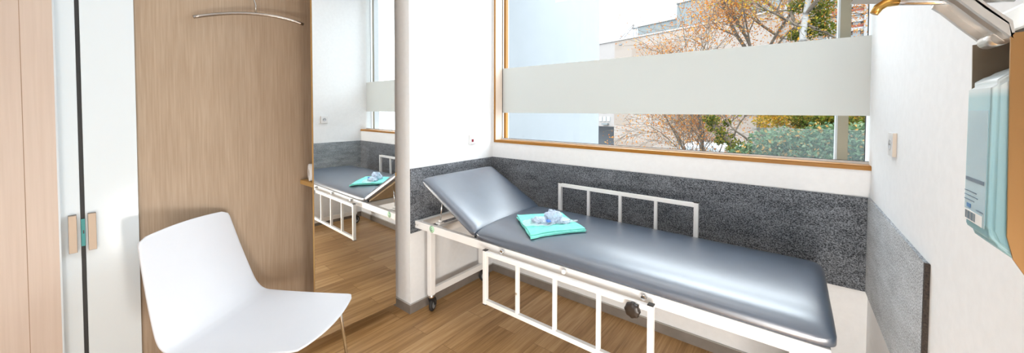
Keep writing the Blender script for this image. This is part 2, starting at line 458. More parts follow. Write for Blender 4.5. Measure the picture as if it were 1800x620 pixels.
tag(MB().box(XP+.0005, -.115, -1.434, -.90, .975, 1.001, .002).build('wall_shelf', M['honey']),
    'small wooden shelf between the oak panel and the mirror board', 'shelf')
rr = empty('toilet_roll', (-.27, -1.40, 1.0015), 'white toilet roll standing on the small wooden shelf beside the mirror', 'toilet roll')
c = Vector((-.268, -1.418, 1.0015+.054))
b = MB().lathe(c, (.25,1,0), [(0,.024),(0,.052),(.002,.054),(.09,.054),(.092,.052),(.092,.024),(0,.024)], 40); b.build('paper_roll', M['paper'], rr)
MB().lathe(c, (.25,1,0), [(.002,.0235),(.09,.0235),(.09,.022),(.002,.022),(.002,.0235)], 32).build('cardboard_core', M['card'], rr)

# clothes hanger on a wall hook
hk = empty('wall_hook', (XP, -1.69, 2.17), 'steel wall hook that carries the clothes hanger', 'hook')
b = MB().lathe((XP, -1.69, 2.17), (1,0,0), [(0,0),(0,.018),(.006,.018),(.008,0)], 24); b.build('rosette', M['steel'], hk)
MB().tube([(XP+.006,-1.69,2.17),(XP+.04,-1.69,2.165),(XP+.055,-1.69,2.172),(XP+.06,-1.69,2.185)], .005).build('hook_arm', M['steel'], hk)
hg = empty('clothes_hanger', (-.287, -1.68, 2.0), 'curved brushed steel clothes hanger hanging in front of the oak panel', 'clothes hanger')
L_ = Vector((-.312, -1.935, 1.925)); C_ = Vector((-.287, -1.675, 1.993)); E_ = Vector((-.245, -1.445, 1.972))
L_ = at(342, 30, -1.915) if False else L_
pts = []
for k in range(25):
    t = k/24
    p = L_*(1-t)**2 + (C_*2 - (L_+E_)*.5)*2*t*(1-t) + E_*t*t
    pts.append(p)
MB().tube(pts, .0085, 14).build('hanger_bar', M['dark_steel'], hg)
top = C_ + Vector((0,0,.005))
hp = [top, top+Vector((0,.0,.045)), top+Vector((0,-.012,.085)), top+Vector((0,-.02,.12))]
for k in range(11):
    a = R(180 - k*20)
    hp.append(Vector((top.x, -1.69 + .024*math.cos(a)+.0, 2.17 + .0 + .02*math.sin(a) - .008)))
MB().tube(hp, .0042, 10).build('hanger_hook', M['dark_steel'], hg)

# ------------------------------------------------------------------ switches
s = empty('wall_switch', (0, -.257, 1.205), 'white square wall switch with a dark red lens on the left wall', 'switch')
MB().box(0, .010, -.297, -.217, 1.165, 1.245, .002).build('switch_plate', M['socket_white'], s)
MB().box(.0102, .0135, -.287, -.227, 1.175, 1.235, .002).build('rocker', M['socket_white'], s)
MB().box(.0136, .0165, -.276, -.256, 1.186, 1.208, .001).build('red_lens', M['red'], s)
s = empty('wall_socket', (W, -.463, 1.326), 'white square power socket on the right wall above the felt', 'socket')
MB().box(W-.011, W-.0005, -.505, -.421, 1.283, 1.371, .002).build('socket_plate', M['socket_white'], s)
b = MB().lathe((W-.0112, -.463, 1.327), (-1,0,0), [(0,.0),(0,.021),(.002,.021),(.002,.018),(.0005,.017),(.0005,0)], 32); b.build('socket_well', M['socket_grey'], s)
b = MB()
for dy in (-.0095, .0095): b.cyl((W-.0118,-.463+dy,1.327), (W-.0126,-.463+dy,1.327), .0028, 10)
b.build('pin_holes', M['black'], s)
MB().box(W-.011, W-.0006, -.5065, -.5052, 1.283, 1.371).build('plate_side', M['socket_side'], s)

# ------------------------------------------------------------------ examination couch
couch = empty('examination_couch', (1.15, -.5, 0), 'examination couch with navy grey vinyl padding and white metal frame on castors under the window', 'examination couch')
Z0, Z1 = .610, .661
YA, YB = -.835, -.17
XA, XB = .010, 2.27
b = MB()
b.box(XA, XB, YA, YA+.03, Z0, Z1, .003); b.box(XA, XB, YB-.03, YB, Z0, Z1, .003)
for x in (XA+.001, .22, .60, 1.4, XB-.041): b.box(x, x+.04, YA+.029, YB-.029, Z0+.002, Z1-.002, .003)
b.build('frame', M['white_metal'], couch)
legs = {}
for x, y in ((.106, -.767), (.072, -.215), (2.18, -.767), (2.18, -.215)):
    if True:
        lg = MB().box(x-.021, x+.021, y-.021, y+.021, .128, Z0+.001, .004).build('leg', M['white_metal'], couch)
        legs[(x, y)] = lg
        cx_, cy_ = (x+.012, y-.005) if x < 1 else (x, y)
        a = R(118 if y < -.5 else 70)   # swivel of the castor
        d = Vector((math.cos(a), math.sin(a), 0)); sd = Vector((-d.y, d.x, 0))
        q = Vector((x, y, 0)); wc = q + d*.022 + Vector((0,0,.047))
        MB().cyl((x,y,.1), (x,y,.1285), .02, 16).cyl((x,y,.122),(x,y,.1283),.024,16).build('caster_stem', M['chrome'], lg)
        b = MB()
        for sg in (-1, 1):
            o_ = sd*(.016*sg)
            pp = [q+o_+d*(-.016)+Vector((0,0,.104)), q+o_+d*.022+Vector((0,0,.104)), q+o_+d*.032+Vector((0,0,.045)), q+o_+d*.014+Vector((0,0,.04))]
            th = sd*(.003*sg)
            v = [b.bm.verts.new(p) for p in pp] + [b.bm.verts.new(p+th) for p in pp]
            for f in ((0,1,2,3),(7,6,5,4),(0,4,5,1),(1,5,6,2),(2,6,7,3),(3,7,4,0)): b.bm.faces.new([v[i] for i in f])
        t1 = q+Vector((0,0,.104)); 
        b.cyl(t1-Vector((0,0,.004)), t1+Vector((0,0,.004)), .02, 16)
        b.build('caster_fork', M['rubber'], lg)
        MB().lathe(wc, sd, [(-.011,.030),(-.0125,.040),(-.009,.046),(0,.047),(.009,.046),(.0125,.040),(.011,.030)], 32).build('caster_tyre', M['rubber'], lg)
        MB().lathe(wc, sd, [(-.0115,0),(-.0125,.008),(-.009,.012),(-.0085,.026),(-.011,.031),(.011,.031),(.0085,.026),(.009,.012),(.0125,.008),(.0115,0)], 28).build('caster_hub', M['hub'], lg)
for x in (.09, 2.18): MB().box(x-.014, x+.014, -.747, -.234, .118, .166, .003).build('leg_crossbar', M['white_metal'], couch)

def cushion(L, a, h, nx, ny, p, per=(40, 90), rings=26):
    """padded slab centred on 0: returns list of rings of (x, y, z) from the rim to the crown"""
    peri = []
    nA, nB = per
    for i in range(nB): peri.append((-1 + 2*i/nB, -1))
    for i in range(nA): peri.append((1, -1 + 2*i/nA))
    for i in range(nB): peri.append((1 - 2*i/nB, 1))
    for i in range(nA): peri.append((-1, 1 - 2*i/nA))
    def warp(t): return math.copysign(1-(1-abs(t))**1.7, t) if abs(t) < 1 else t
    out = []
    base = []
    for s_, t_ in peri:
        s_, t_ = warp(s_), warp(t_)
        lo, hi = .3, 1.0001
        for _ in range(40):
            m_ = (lo+hi)/2
            if abs(s_*m_)**44 + abs(t_*m_)**22 < 1: lo = m_
            else: hi = m_
        base.append((s_*lo, t_*lo))
    for k in range(rings):
        q = math.cos(k/(rings)*math.pi/2)**.9 if k else 1
        ring_ = []
        for s_, t_ in base:
            x, y = s_*q, t_*q
            ring_.append((x*L, y*a, h*(max(0, 1-abs(y)**ny))**(1/p)*(max(0, 1-abs(x)**nx))**(1/p)))
        out.append(ring_)
    return out

def pad(name, rings, fn, rim, mat_, parent):
    """rings mapped by fn; rim = depth of the straight side below the first ring"""
    b = MB()
    R_ = [[b.bm.verts.new(fn(x*.985, y*.985, -rim)) for x, y, z in rings[0]],
          [b.bm.verts.new(fn(x, y, -rim+.006)) for x, y, z in rings[0]]]
    R_ += [[b.bm.verts.new(fn(*v)) for v in r] for r in rings]
    n = len(rings[0])
    for i in range(len(R_)-1):
        for k in range(n):
            b.bm.faces.new((R_[i][k], R_[i][(k+1) % n], R_[i+1][(k+1) % n], R_[i+1][k]))
    cen = b.bm.verts.new(fn(0, 0, rings[-1][0][2]))
    for k in range(n): b.bm.faces.new((R_[-1][k], R_[-1][(k+1) % n], cen))
    b.bm.faces.new(R_[0][::-1])
    return b.build(name, mat_, parent, smooth=True)

mx0, mx1 = .607, 2.287
my0, my1 = -.838, -.125
rings = cushion((mx1-mx0)/2, (my1-my0)/2, .074, 34, 3.6, 2.4)
pad('mattress', rings, lambda x, y, z: Vector(((mx0+mx1)/2+x, (my0+my1)/2+y, .678+z)), .014, M['leather'], couch)

# raised head section
TH = R(27.6)
HX, HZ = .600, .668
def hmap(u, y, w):   # u from the hinge towards the head, w out of the padding
    return Vector((HX - u*math.cos(TH) + w*math.sin(TH), y, HZ + u*math.sin(TH) + w*math.cos(TH)))
HL = .585
rings = cushion(HL/2, (my1-my0)/2, .048, 14, 8, 3.2)
pad('headrest', rings, lambda x, y, z: hmap(HL/2+x, (my0+my1)/2+y, .016+z), .012, M['leather'], couch)
b = MB(); v = [b.bm.verts.new(hmap(u, y, w)) for w in (-.010, .0035) for (u, y) in ((.02,my0+.03),(.565,my0+.03),(.565,my1-.03),(.02,my1-.03))]
for f in ((0,1,2,3),(7,6,5,4),(0,4,5,1),(1,5,6,2),(2,6,7,3),(3,7,4,0)): b.bm.faces.new([v[i] for i in f])
b.build('headrest_board', M['ply'], couch)
# prop rods
for y in (-.775, -.225):
    MB().tube([hmap(.40, y, -.01), Vector((.215, y, .672))], .0042, 10).build('headrest_prop', M['chrome'], couch)
for y in (-.775, -.225):
    b = MB(); b.box(.19, .235, y-.02, y+.02, .661, .674, .002); b.box(.205, .225, y-.008, y+.008, .674, .69, .002)
    b.build('prop_bracket', M['white_metal'], couch)
# gap seam at the fold
b = MB().box(.592, .613, my0+.02, my1-.02, .662, .684); b.build('fold_seam', M['seam'], couch)

# side guards
def guard(yc, z0, z1, x0, x1):
    b = MB(); t = .0125
    for x in (x0, x1): b.box(x-t, x+t, yc-t, yc+t, z0+.004, z1-.004, .002)
    zt, zb = z1-.03, z0+.03
    b.box(x0+t-.001, x1-t+.001, yc-t+.001, yc+t-.001, z1-.031, z1-.007, .002)
    b.box(x0+t-.001, x1-t+.001, yc-t+.001, yc+t-.001, z0+.007, z0+.031, .002)
    for k in (1,2,3):
        x = x0+(x1-x0)*k/4
        b.box(x-.0095, x+.0095, yc-.0095, yc+.0095, z0+.03, z1-.03, .002)
    g = b.build('side_guard', M['white_metal'], couch)
    for x in (x0, x1):
        MB().box(x-t-.0005, x+t+.0005, yc-t-.0005, yc+t+.0005, z1-.005, z1, .001).build('end_cap', M['black'], g)
        MB().box(x-t-.0005, x+t+.0005, yc-t-.0005, yc+t+.0005, z0, z0+.005, .001).build('end_cap', M['black'], g)
    return g
gy = -.868
g1 = guard(gy, .314, .637, .735, 1.692)
for x in (.845, 1.255, 1.655):
    MB().cyl((x, gy+.012, .645), (x, YA+.001, .645), .011, 16).cyl((x,gy+.022,.645),(x,gy+.016,.645),.011,16).build('pivot_bolt', M['chrome' if x != 1.255 else 'white_metal'], g1)
# clamp knob
kc = Vector((1.622, gy-.03, .600))
b = MB()
def kp(r_, d_, lob):
    return [Vector((kc.x+(r_+lob*math.cos(8*a))*math.cos(a), kc.y+d_, kc.z+(r_+lob*math.cos(8*a))*math.sin(a))) for a in [2*math.pi*i/96 for i in range(96)]]
rg = [[b.bm.verts.new(p) for p in kp(*q)] for q in ((.012,.015,0),(.031,.013,.001),(.0335,.006,.0016),(.0325,-.004,.0016),(.028,-.009,.001),(.012,-.011,0),(.0005,-.0112,0))]
for i in range(len(rg)-1):
    for k in range(96): b.bm.faces.new((rg[i][k], rg[i][(k+1)%96], rg[i+1][(k+1)%96], rg[i+1][k]))
b.build('clamp_knob', M['bakelite'], g1, smooth=True)
b = MB().cyl((kc.x, kc.y+.012, kc.z), (kc.x, gy-.012, kc.z), .009, 14); b.box(kc.x-.02, kc.x+.028, gy-.016, gy-.0126, .598, .628, .002)
b.build('knob_plate', M['alu'], g1)
MB().cyl((.974, gy-.0098, .455), (.974, gy-.013, .455), .006, 12).build('screw_head', M['steel'], g1)
guard(-.112, .60, .918, .782, 1.712)
for x in (.80, 1.25, 1.66): MB().box(x-.012, x+.012, -.1715, -.124, .625, .645).build('guard_bracket', M['white_metal'], couch)

# round green sticker with a smile, and the type plate beside it
st = Vector((.2, YA-.0006, .637))
b = MB().lathe(st, (0,-1,0), [(0,0),(0,.0235),(.0006,.0235),(.0006,0)], 36); sk = b.build('smile_sticker', M['green'], couch)
MB().lathe(st, (0,-1,0), [(.0007,0),(.0007,.019),(.0010,.019),(.0010,0)], 36).build('sticker_disc', M['green_pale'], sk)
b = MB()
b.tube([st+Vector((.010*math.sin(R(a)), -.0013, -.010*math.cos(R(a)))) for a in range(-75, 76, 15)], .0016, 6)
for dx in (-.0045, .0045): b.tube([st+Vector((dx,-.0013,.003)), st+Vector((dx,-.0013,.009))], .0014, 6)
b.build('smile_print', M['green_dark'], sk)
tp = MB().box(.07, .155, YA-.0012, YA-.0002, .628, .646).build('type_plate', M['grey_print'], couch)
for x in (.022, .045): MB().cyl((x, YA-.0005, .636), (x, YA-.004, .636), .004, 10).build('frame_screw', M['steel'], couch)

# ------------------------------------------------------------------ cloth and crumpled film on the couch
def mat_z(x, y):
    X = (x-(mx0+mx1)/2)/((mx1-mx0)/2); Y = (y-(my0+my1)/2)/((my1-my0)/2)
    return .678 + .074*(max(0,1-abs(Y)**3.6)*max(0,1-abs(X)**34))**(1/2.4)
A_, B_, C2_, D_ = Vector((.745,-.595)), Vector((.995,-.785)), Vector((1.215,-.535)), Vector((.945,-.36))
cl = empty('folded_cloth', (.95, -.53, .745), 'turquoise folded cloth lying on the couch mattress', 'cloth')
def layer(z, sh, seed, thick=.004, scale=1.0):
    b = MB()
    cen = (A_+B_+C2_+D_)/4
    def P(u, v):
        p = A_*(1-u)*(1-v) + B_*u*(1-v) + C2_*u*v + D_*(1-u)*v
        p = cen + (p-cen)*scale + Vector(sh)
        n = noise.noise(Vector((p.x*9+seed, p.y*9, seed)))*.004 + noise.noise(Vector((p.x*30, p.y*30+seed, seed)))*.0012
        edge = (max(0, 1-u*9)*.006*(seed % 2) + max(0,1-v*10)*.004) 
        wob = .004*math.sin(u*9+seed)*(1 if v < .02 or v > .98 else 0) + .003*math.sin(v*11+seed*2)
        return Vector((p.x+wob, p.y+wob*.6, mat_z(p.x+wob, p.y+wob*.6) + z + max(n*.5, -.0015) + edge))
    b.grid(P, 36, 36)
    return b
def solid(o, t):
    m = o.modifiers.new('s', 'SOLIDIFY'); m.thickness = t; m.offset = 1
    return o
for i, (z, sh, sc) in enumerate([(.003,(.010,-.012),.975),(.0085,(.006,-.008),.995),(.014,(-.005,.003),1.0)]):
    solid(layer(z, sh, i*3+1, scale=sc).build('cloth_layer', M['teal'], cl, recalc=False), .0046)
gl = empty('crumpled_gloves', (.94, -.53, .77), 'crumpled pale blue disposable film gloves heaped on the turquoise cloth', 'gloves')
def crumple(c, rx, ry, rz, seed, n=5, amp=.4):
    bm_ = bmesh.new(); bmesh.ops.create_icosphere(bm_, subdivisions=n, radius=1)
    sv = Vector((seed, seed*.7, seed*1.3))
    for v in bm_.verts:
        p = v.co.copy()
        w_ = p + Vector((noise.noise(p*2+sv), noise.noise(p*2+sv*2), noise.noise(p*2+sv*3)))*.5
        r_ = .82 + amp*(.8*noise.noise(p*1.7+sv) + .75*(.5-abs(noise.noise(w_*3.2+sv))) + .4*(.4-abs(noise.noise(w_*7+sv)))+.12*noise.noise(w_*15+sv))
        q = Vector((p.x*rx*r_, p.y*ry*r_, max(-.1, p.z)*rz*r_))
        v.co = Vector(c) + q
    b = MB(); b.bm.free(); b.bm = bm_; return b
gz = .768
crumple((.99,-.535,gz+.012), .058, .05, .066, 2.2).build('film_heap', M['glove'], gl, smooth=True)
crumple((.935,-.60,gz+.002), .062, .048, .034, 5.7).build('film_heap', M['glove'], gl, smooth=True)
crumple((1.04,-.515,gz+.003), .045, .05, .026, 9.1).build('film_heap', M['glove'], gl, smooth=True)
def sheetP(u, v):
    a = 2*math.pi*u
    rr_ = v*(1+.22*math.sin(2*a+.6)+.12*math.sin(3*a+1)+.06*math.sin(7*a))
    d_ = Matrix.Rotation(R(38), 2) @ Vector((.145*rr_*math.cos(a), .072*rr_*math.sin(a)))
    p = Vector((.975, -.585)) + d_
    n = noise.noise(Vector((p.x*26,p.y*26,1)))*.008*(.4+v) + (.5-abs(noise.noise(Vector((p.x*48,p.y*48,4)))))*.010*v
    return Vector((p.x, p.y, mat_z(p.x,p.y)+.0235+max(-.001,n)))
MB().grid(sheetP, 72, 26).build('film_sheet', film('clear_film', (.86,.93,.98), .38), gl)
crumple((1.0,-.603,gz+.020), .017, .012, .012, 4.4, 4).build('blue_cuff', M['glove_blue'], gl, smooth=True)
crumple((.965,-.555,gz+.044), .010, .007, .008, 6.4, 4).build('blue_cuff', M['glove_blue'], gl, smooth=True)

# ------------------------------------------------------------------ chair
CA = R(36.6); ch0 = Vector((-.075, -1.890, 0)); cf = Vector((math.cos(CA), math.sin(CA), 0)); cs = Vector((math.sin(CA), -math.cos(CA), 0))
chair = empty('visitor_chair', tuple(ch0+cf*.25), 'white moulded plastic chair with thin chrome legs in front of the oak panel', 'chair')
def bez(p, n):
    out = []
    for k in range(n+1):
        t = k/n; out.append((sum(c*w for c, w in zip([q[0] for q in p], ((1-t)**3, 3*t*(1-t)**2, 3*t*t*(1-t), t**3))),
                             sum(c*w for c, w in zip([q[1] for q in p], ((1-t)**3, 3*t*(1-t)**2, 3*t*t*(1-t), t**3)))))
    return out
prof = bez([(-.155,.906),(-.125,.78),(-.09,.64),(-.05,.52)], 22) + bez([(-.05,.52),(-.032,.466),(-.01,.432),(.045,.428)], 14)[1:] + bez([(.045,.428),(.20,.416),(.40,.420),(.545,.426)], 24)[1:] 
ln = [0]
for i in range(1, len(prof)): ln.append(ln[-1]+math.dist(prof[i], prof[i-1]))
TOT = ln[-1]
def chair_w(s_):     # half width along the profile (0 = top of the back, 1 = front of the seat)
    w = .272 - .046*max(0, (.45-s_)/.45) - .04*max(0, (s_-.5)/.5)**1.6
    return w
CC = .010
def shell_grid():
    b = MB(); nu = 40; V = []
    for i, (f_, z_) in enumerate(prof):
        s_ = ln[i]/TOT
        d0, d1 = ln[i], TOT-ln[i]
        w = chair_w(s_)
        rc = .036
        for d in (d0, d1):
            if d < rc: w -= rc - math.sqrt(max(0, rc*rc-(rc-d)**2))
        row = []
        for k in range(nu+1):
            t = -1+2*k/nu
            dz = 0
            sag = .012*(1-t*t)
            if s_ < .47: pf, pz = f_ - sag*.9, z_ - .009*t*t*max(0, 1-s_/.3)
            else: pf, pz = f_ + (.02*(1-t*t))*max(0,(s_-.8)/.2), z_ - sag
            p = ch0 + cs*CC + cf*pf + cs*(t*w); row.append(b.bm.verts.new((p.x, p.y, pz)))
        V.append(row)
    for i in range(len(V)-1):
        for k in range(nu):
            b.bm.faces.new((V[i][k], V[i][k+1], V[i+1][k+1], V[i+1][k]))
    return b
sh = shell_grid().build('seat_shell', M['white_plastic'], chair, smooth=True)
m_ = sh.modifiers.new('s', 'SOLIDIFY'); m_.thickness = .009; m_.offset = 0
m_ = sh.modifiers.new('b', 'BEVEL'); m_.width = .003; m_.segments = 2; m_.limit_method = 'ANGLE'; m_.angle_limit = R(50)
def cp(f_, s_, z_): return ch0 + cs*(CC+s_) + cf*f_ + Vector((0,0,z_))
for sg in (-1, 1):
    MB().tube([cp(.18, sg*.1, .398), cp(.34, sg*.16, .394), cp(.46, sg*.185, .385), cp(.485, sg*.19, .36), cp(.525, sg*.205, .0015)], .0075, 12).build('leg', M['chrome'], chair)
    MB().tube([cp(.18, sg*.1, .398), cp(.10, sg*.18, .394), cp(.05, sg*.20, .385), cp(.03, sg*.205, .36), cp(-.05, sg*.22, .0015)], .0075, 12).build('leg', M['chrome'], chair)
MB().tube([cp(.18, -.12, .3985), cp(.18, .12, .3985)], .0085, 12).build('under_frame', M['chrome'], chair)

# ------------------------------------------------------------------ soap dispenser
dp = empty('wall_mounted_soap_dispenser', (W, -1.68, 1.4), 'wall soap dispenser with aluminium sides in painted wood-reflection colours and chrome lever at the right edge', 'soap dispenser')
MB().box(W-.012, W-.0005, -1.722, -1.634, 1.26, 1.56, .002).build('back_plate', M['steel'], dp)
def side(y0, y1, m, f0):
    pr = [(W-.012, 1.545),(f0, 1.538),(f0+.003,1.31),(f0+.008,1.285),(f0+.02,1.262),(f0+.045,1.25),(W-.012,1.25)]
    return MB().prism(pr, 'y', y0, y1).build('side_plate', m, dp)
side(-1.722, -1.7195, M['alu_wood_reflect'], 2.3455)
MB().prism([(W-.012, 1.545),(2.3405, 1.538),(2.3425,1.40),(2.36,1.37),(W-.012,1.36)], 'y', -1.637, -1.6345).build('side_plate', M['alu_brown_reflect'], dp)
# bottle: its own thing, held in the dispenser
bt = empty('soap_bottle', (2.385, -1.68, 1.28), 'rectangular blue liquid soap bottle with printed label held in the dispenser', 'bottle')
b = MB()
yb0, yb1 = -1.7165, -1.6405
b.prism([(2.336,1.312),(2.341,1.297),(2.36,1.280),(2.43,1.276),(2.43,1.517),(2.405,1.523),(2.352,1.497),(2.3362,1.484)], 'y', yb0, yb1)
bmesh.ops.bevel(b.bm, geom=b.bm.edges[:], offset=.006, segments=4, affect='EDGES')
wn(b.build('bottle_body', M['soap'], bt, smooth=True))
MB().cyl((2.40,-1.678,1.515),(2.40,-1.678,1.54),.014,20).build('bottle_neck', M['white_plastic'], bt)
lb = MB().box(2.3355, 2.33585, yb0+.008, yb1-.009, 1.3125, 1.452).build('label', M['label_film'], bt)
b = MB()
b.box(2.3350, 2.3354, yb0+.012, yb1-.010, 1.363, 1.3675)
for k, w_ in enumerate((.03,.04,.036)): b.box(2.3350, 2.3354, yb1-.008-w_, yb1-.008, 1.338+.0055*k, 1.339+.0055*k)
b.box(2.3350, 2.3354, yb0+.012, yb0+.03, 1.329, 1.3305)
b.build('label_print', M['dark_print'], lb)
MB().box(2.3350, 2.3354, yb1-.028, yb1-.016, 1.329, 1.334).build('label_mark', M['blue_print'], lb)
MB().box(2.3350, 2.3354, yb0+.014, yb1-.01, 1.3128, 1.326).build('barcode_field', M['grey_print'], lb)
b = MB()
for k in range(9): b.box(2.3346, 2.3349, yb1-.016-.0035*k, yb1-.016-.0035*k+(.0012 if k % 3 else .0022), 1.3145, 1.3245)
b.build('barcode', M['dark_print'], lb)
# lever
prof_l = [(2.346,1.534),(2.344,1.548),(2.326,1.569),(2.312,1.588),(2.303,1.596),(2.293,1.600),(2.252,1.607),(2.22,1.612)]
b = MB()
def strip(pr, y0, y1, t):
    up_ = [(x+t*.6, z+t) for x, z in pr]
    return b.prism(pr + up_[::-1], 'y', y0, y1)
strip(prof_l, -1.722, -1.6375, .004)
b.build('lever', M['alu'], dp)
for y in (-1.722, -1.702, -1.655):   # ribs under the lever
    pr = [(2.3475,1.532),(2.326,1.558),(2.308,1.581),(2.300,1.589),(2.303,1.598),(2.312,1.590),(2.344,1.550)]
    MB().prism(pr, 'y', y, y+.007).build('lever_rib', M['alu'], dp)
b = MB().tube([(2.346,-1.66,1.537),(2.346,-1.70,1.537)], .0085, 16)
b.build('lever_hinge', M['alu'], dp)
MB().box(2.36, W-.012, -1.719, -1.638, 1.545, 1.575, .003).build('pump_block', M['alu'], dp)
b = MB().tube([(2.36,-1.68,1.585),(2.30,-1.68,1.592),(2.262,-1.68,1.598)], .005, 12); b.build('spout', M['chrome'], dp)
b = MB().tube([(2.264,-1.68,1.598),(2.252,-1.68,1.598),(2.245,-1.68,1.593),(2.2405,-1.68,1.585)], [.0055,.0058,.0056,.0048], 14); b.build('spout_tip', M['brass_tip'], dp)

# ------------------------------------------------------------------ outside
GZ = -5.0
struct('ground', MB().box(-80, 60, .6, 120, GZ-.2, GZ), add_noise_colour(mat('grey_asphalt', (.35,.36,.38), .9), (.15,.155,.165), (.19,.195,.205), 1.5))
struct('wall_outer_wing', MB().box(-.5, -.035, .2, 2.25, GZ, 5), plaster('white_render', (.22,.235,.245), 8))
struct('wall_outer_parapet', MB().box(-.5, W+4, .2, .32, GZ, 1.05), plaster('white_render_low', (.4,.4,.4), 8))

# stone building across the street (facade turned a little)
fd = Vector((.969, -.249, 0)); fn = Vector((-.249, -.969, 0))      # along the facade to the right, and towards us
def fac_pt(u, v, off=0):
    d = ray(u, v); p0 = CAM + Vector((math.sin(R(-25))*38, math.cos(R(-25))*38, 0)) + fn*off
    t = (p0-CAM).dot(fn)/d.dot(fn); return CAM + d*t
def fbox(b, pa, pb, z0, z1, t0, t1):
    """box along the facade from pa to pb, between depths t0..t1 measured towards us"""
    q = [pa+fn*t0, pb+fn*t0, pb+fn*t1, pa+fn*t1]
    b.prism([(p.x,p.y) for p in q], 'z', z0, z1); return b
def stone_mat():
    m = mat('pale_stone_cladding', (.8,.7,.6), .9, spec=.1)
    N, L, b = nodes(m)
    tc = N.new('ShaderNodeTexCoord'); mp = N.new('ShaderNodeMapping'); mp.inputs['Rotation'].default_value = (R(90),0,R(14.4))
    cb = N.new('ShaderNodeCombineXYZ'); sp = N.new('ShaderNodeSeparateXYZ')
    L.new(tc.outputs['Object'], sp.inputs[0]); L.new(sp.outputs['X'], cb.inputs['X']); L.new(sp.outputs['Z'], cb.inputs['Y'])
    br = N.new('ShaderNodeTexBrick'); br.inputs['Scale'].default_value = 1; br.inputs['Brick Width'].default_value = 2.3; br.inputs['Row Height'].default_value = 1.5
    br.inputs['Mortar Size'].default_value = .015
    br.inputs['Color1'].default_value = (.165,.135,.112,1); br.inputs['Color2'].default_value = (.20,.175,.155,1); br.inputs['Mortar'].default_value = (.175,.155,.14,1)
    L.new(cb.outputs[0], br.inputs['Vector']); L.new(br.outputs['Color'], b.inputs['Base Color'])
    return m
M['stone'] = stone_mat()
M['roof_grey'] = plaster('grey_plant_room', (.115,.128,.13), 3)
M['coping'] = plaster('white_coping', (.25,.24,.23), 3)
M['dark_void'] = enamel('dark_opening', (.1,.11,.12), .6)
M['window_dark'] = enamel('grey_window', (.28,.33,.34), .2)
bld = empty('stone_building', tuple(fac_pt(1200, 240)[:2]) + (GZ,), 'pale stone-clad building with grey rooftop boxes behind the trees', 'building')
pL, pR = fac_pt(1080, 150), fac_pt(1442, 150)
z_top = fac_pt(1120, 65.5).z
farL = pL - fd*14
b = MB(); fbox(b, pL, pR, GZ, z_top, -9, 0); b.build('main_block', M['stone'], bld)
# bay to the left: upper wall carried over a dark opening
zw = fac_pt(1065, 222).z
b = MB(); fbox(b, farL, pL, zw, z_top, -9, -.02); b.build('bay_wall', plaster('pale_bay_render', (.19,.175,.165), 2), bld)
b = MB(); fbox(b, farL, pL, GZ, zw, -9, -5); b.build('dark_recess', M['dark_void'], bld)
for u in (1056.3, 1062.9, 1069.9):
    c = fac_pt(u, 209); h = fac_pt(u, 204.8).z-fac_pt(u, 212.4).z
    b = MB(); fbox(b, c-fd*.16, c+fd*.16, c.z-h/2, c.z+h/2, -.02, .06); b.build('window', M['window_dark'], bld)
c = fac_pt(1067, 217.5); b = MB(); fbox(b, c-fd*.5, c+fd*.25, c.z-.1, c.z+.06, 0, .3); b.build('canopy_ledge', M['roof_grey'], bld)
b = MB(); fbox(b, farL, pR, z_top, z_top+.12, -.6, .08); b.build('coping', M['coping'], bld)
q0, q1, q2 = fac_pt(1108, 60), fac_pt(1183, 48), fac_pt(1400, 20)
b = MB(); fbox(b, q0, q1, z_top+.12, z_top+.12+1.15, -7, -1.2); b.build('roof_box', M['roof_grey'], bld)
b = MB(); fbox(b, q1, q2, z_top+.12, z_top+.12+2.3, -7, -.6); b.build('roof_box', M['roof_grey'], bld)
b = MB(); fbox(b, q0-fd*.05, q1, z_top+1.27, z_top+1.36, -7, -1.1); fbox(b, q1-fd*.1, q2, z_top+2.42, z_top+2.55, -7, -.5); b.build('roof_edge', M['coping'], bld)
c = fac_pt(1091, 78); b = MB(); fbox(b, c-fd*.17, c+fd*.17, c.z-.07, c.z+.04, 0, .05); b.build('wall_vent', M['dark_void'], bld)
# rail and mast on the roof
b = MB()
zt = z_top+.1
for u in (1113.5, 1118.5, 1125.5, 1130):
    p = fac_pt(u, 50, -2.5); b.tube([(p.x,p.y,zt), (p.x,p.y,zt+3.0+.25*math.sin(u))], .04, 5)
for k in range(2):
    p, q = fac_pt(1089+6*k, 69, -2.5), fac_pt(1113+3*k, 44-1*k, -2.5); b.tube([p, q], .05, 5)
p, q = fac_pt(1131, 37, -2.5), fac_pt(1150, 50, -2.5); b.tube([p, q], .035, 4)
p, q = fac_pt(1101, 69, -2.5), fac_pt(1112, 50, -2.5); b.tube([p, q], .03, 5)
p, q = fac_pt(1112, 50, -2.5), fac_pt(1134, 48, -2.5); b.tube([p, q], .09, 6)
b.build('roof_railing', enamel('grey_steel_rail', (.07,.075,.08), .5), bld)

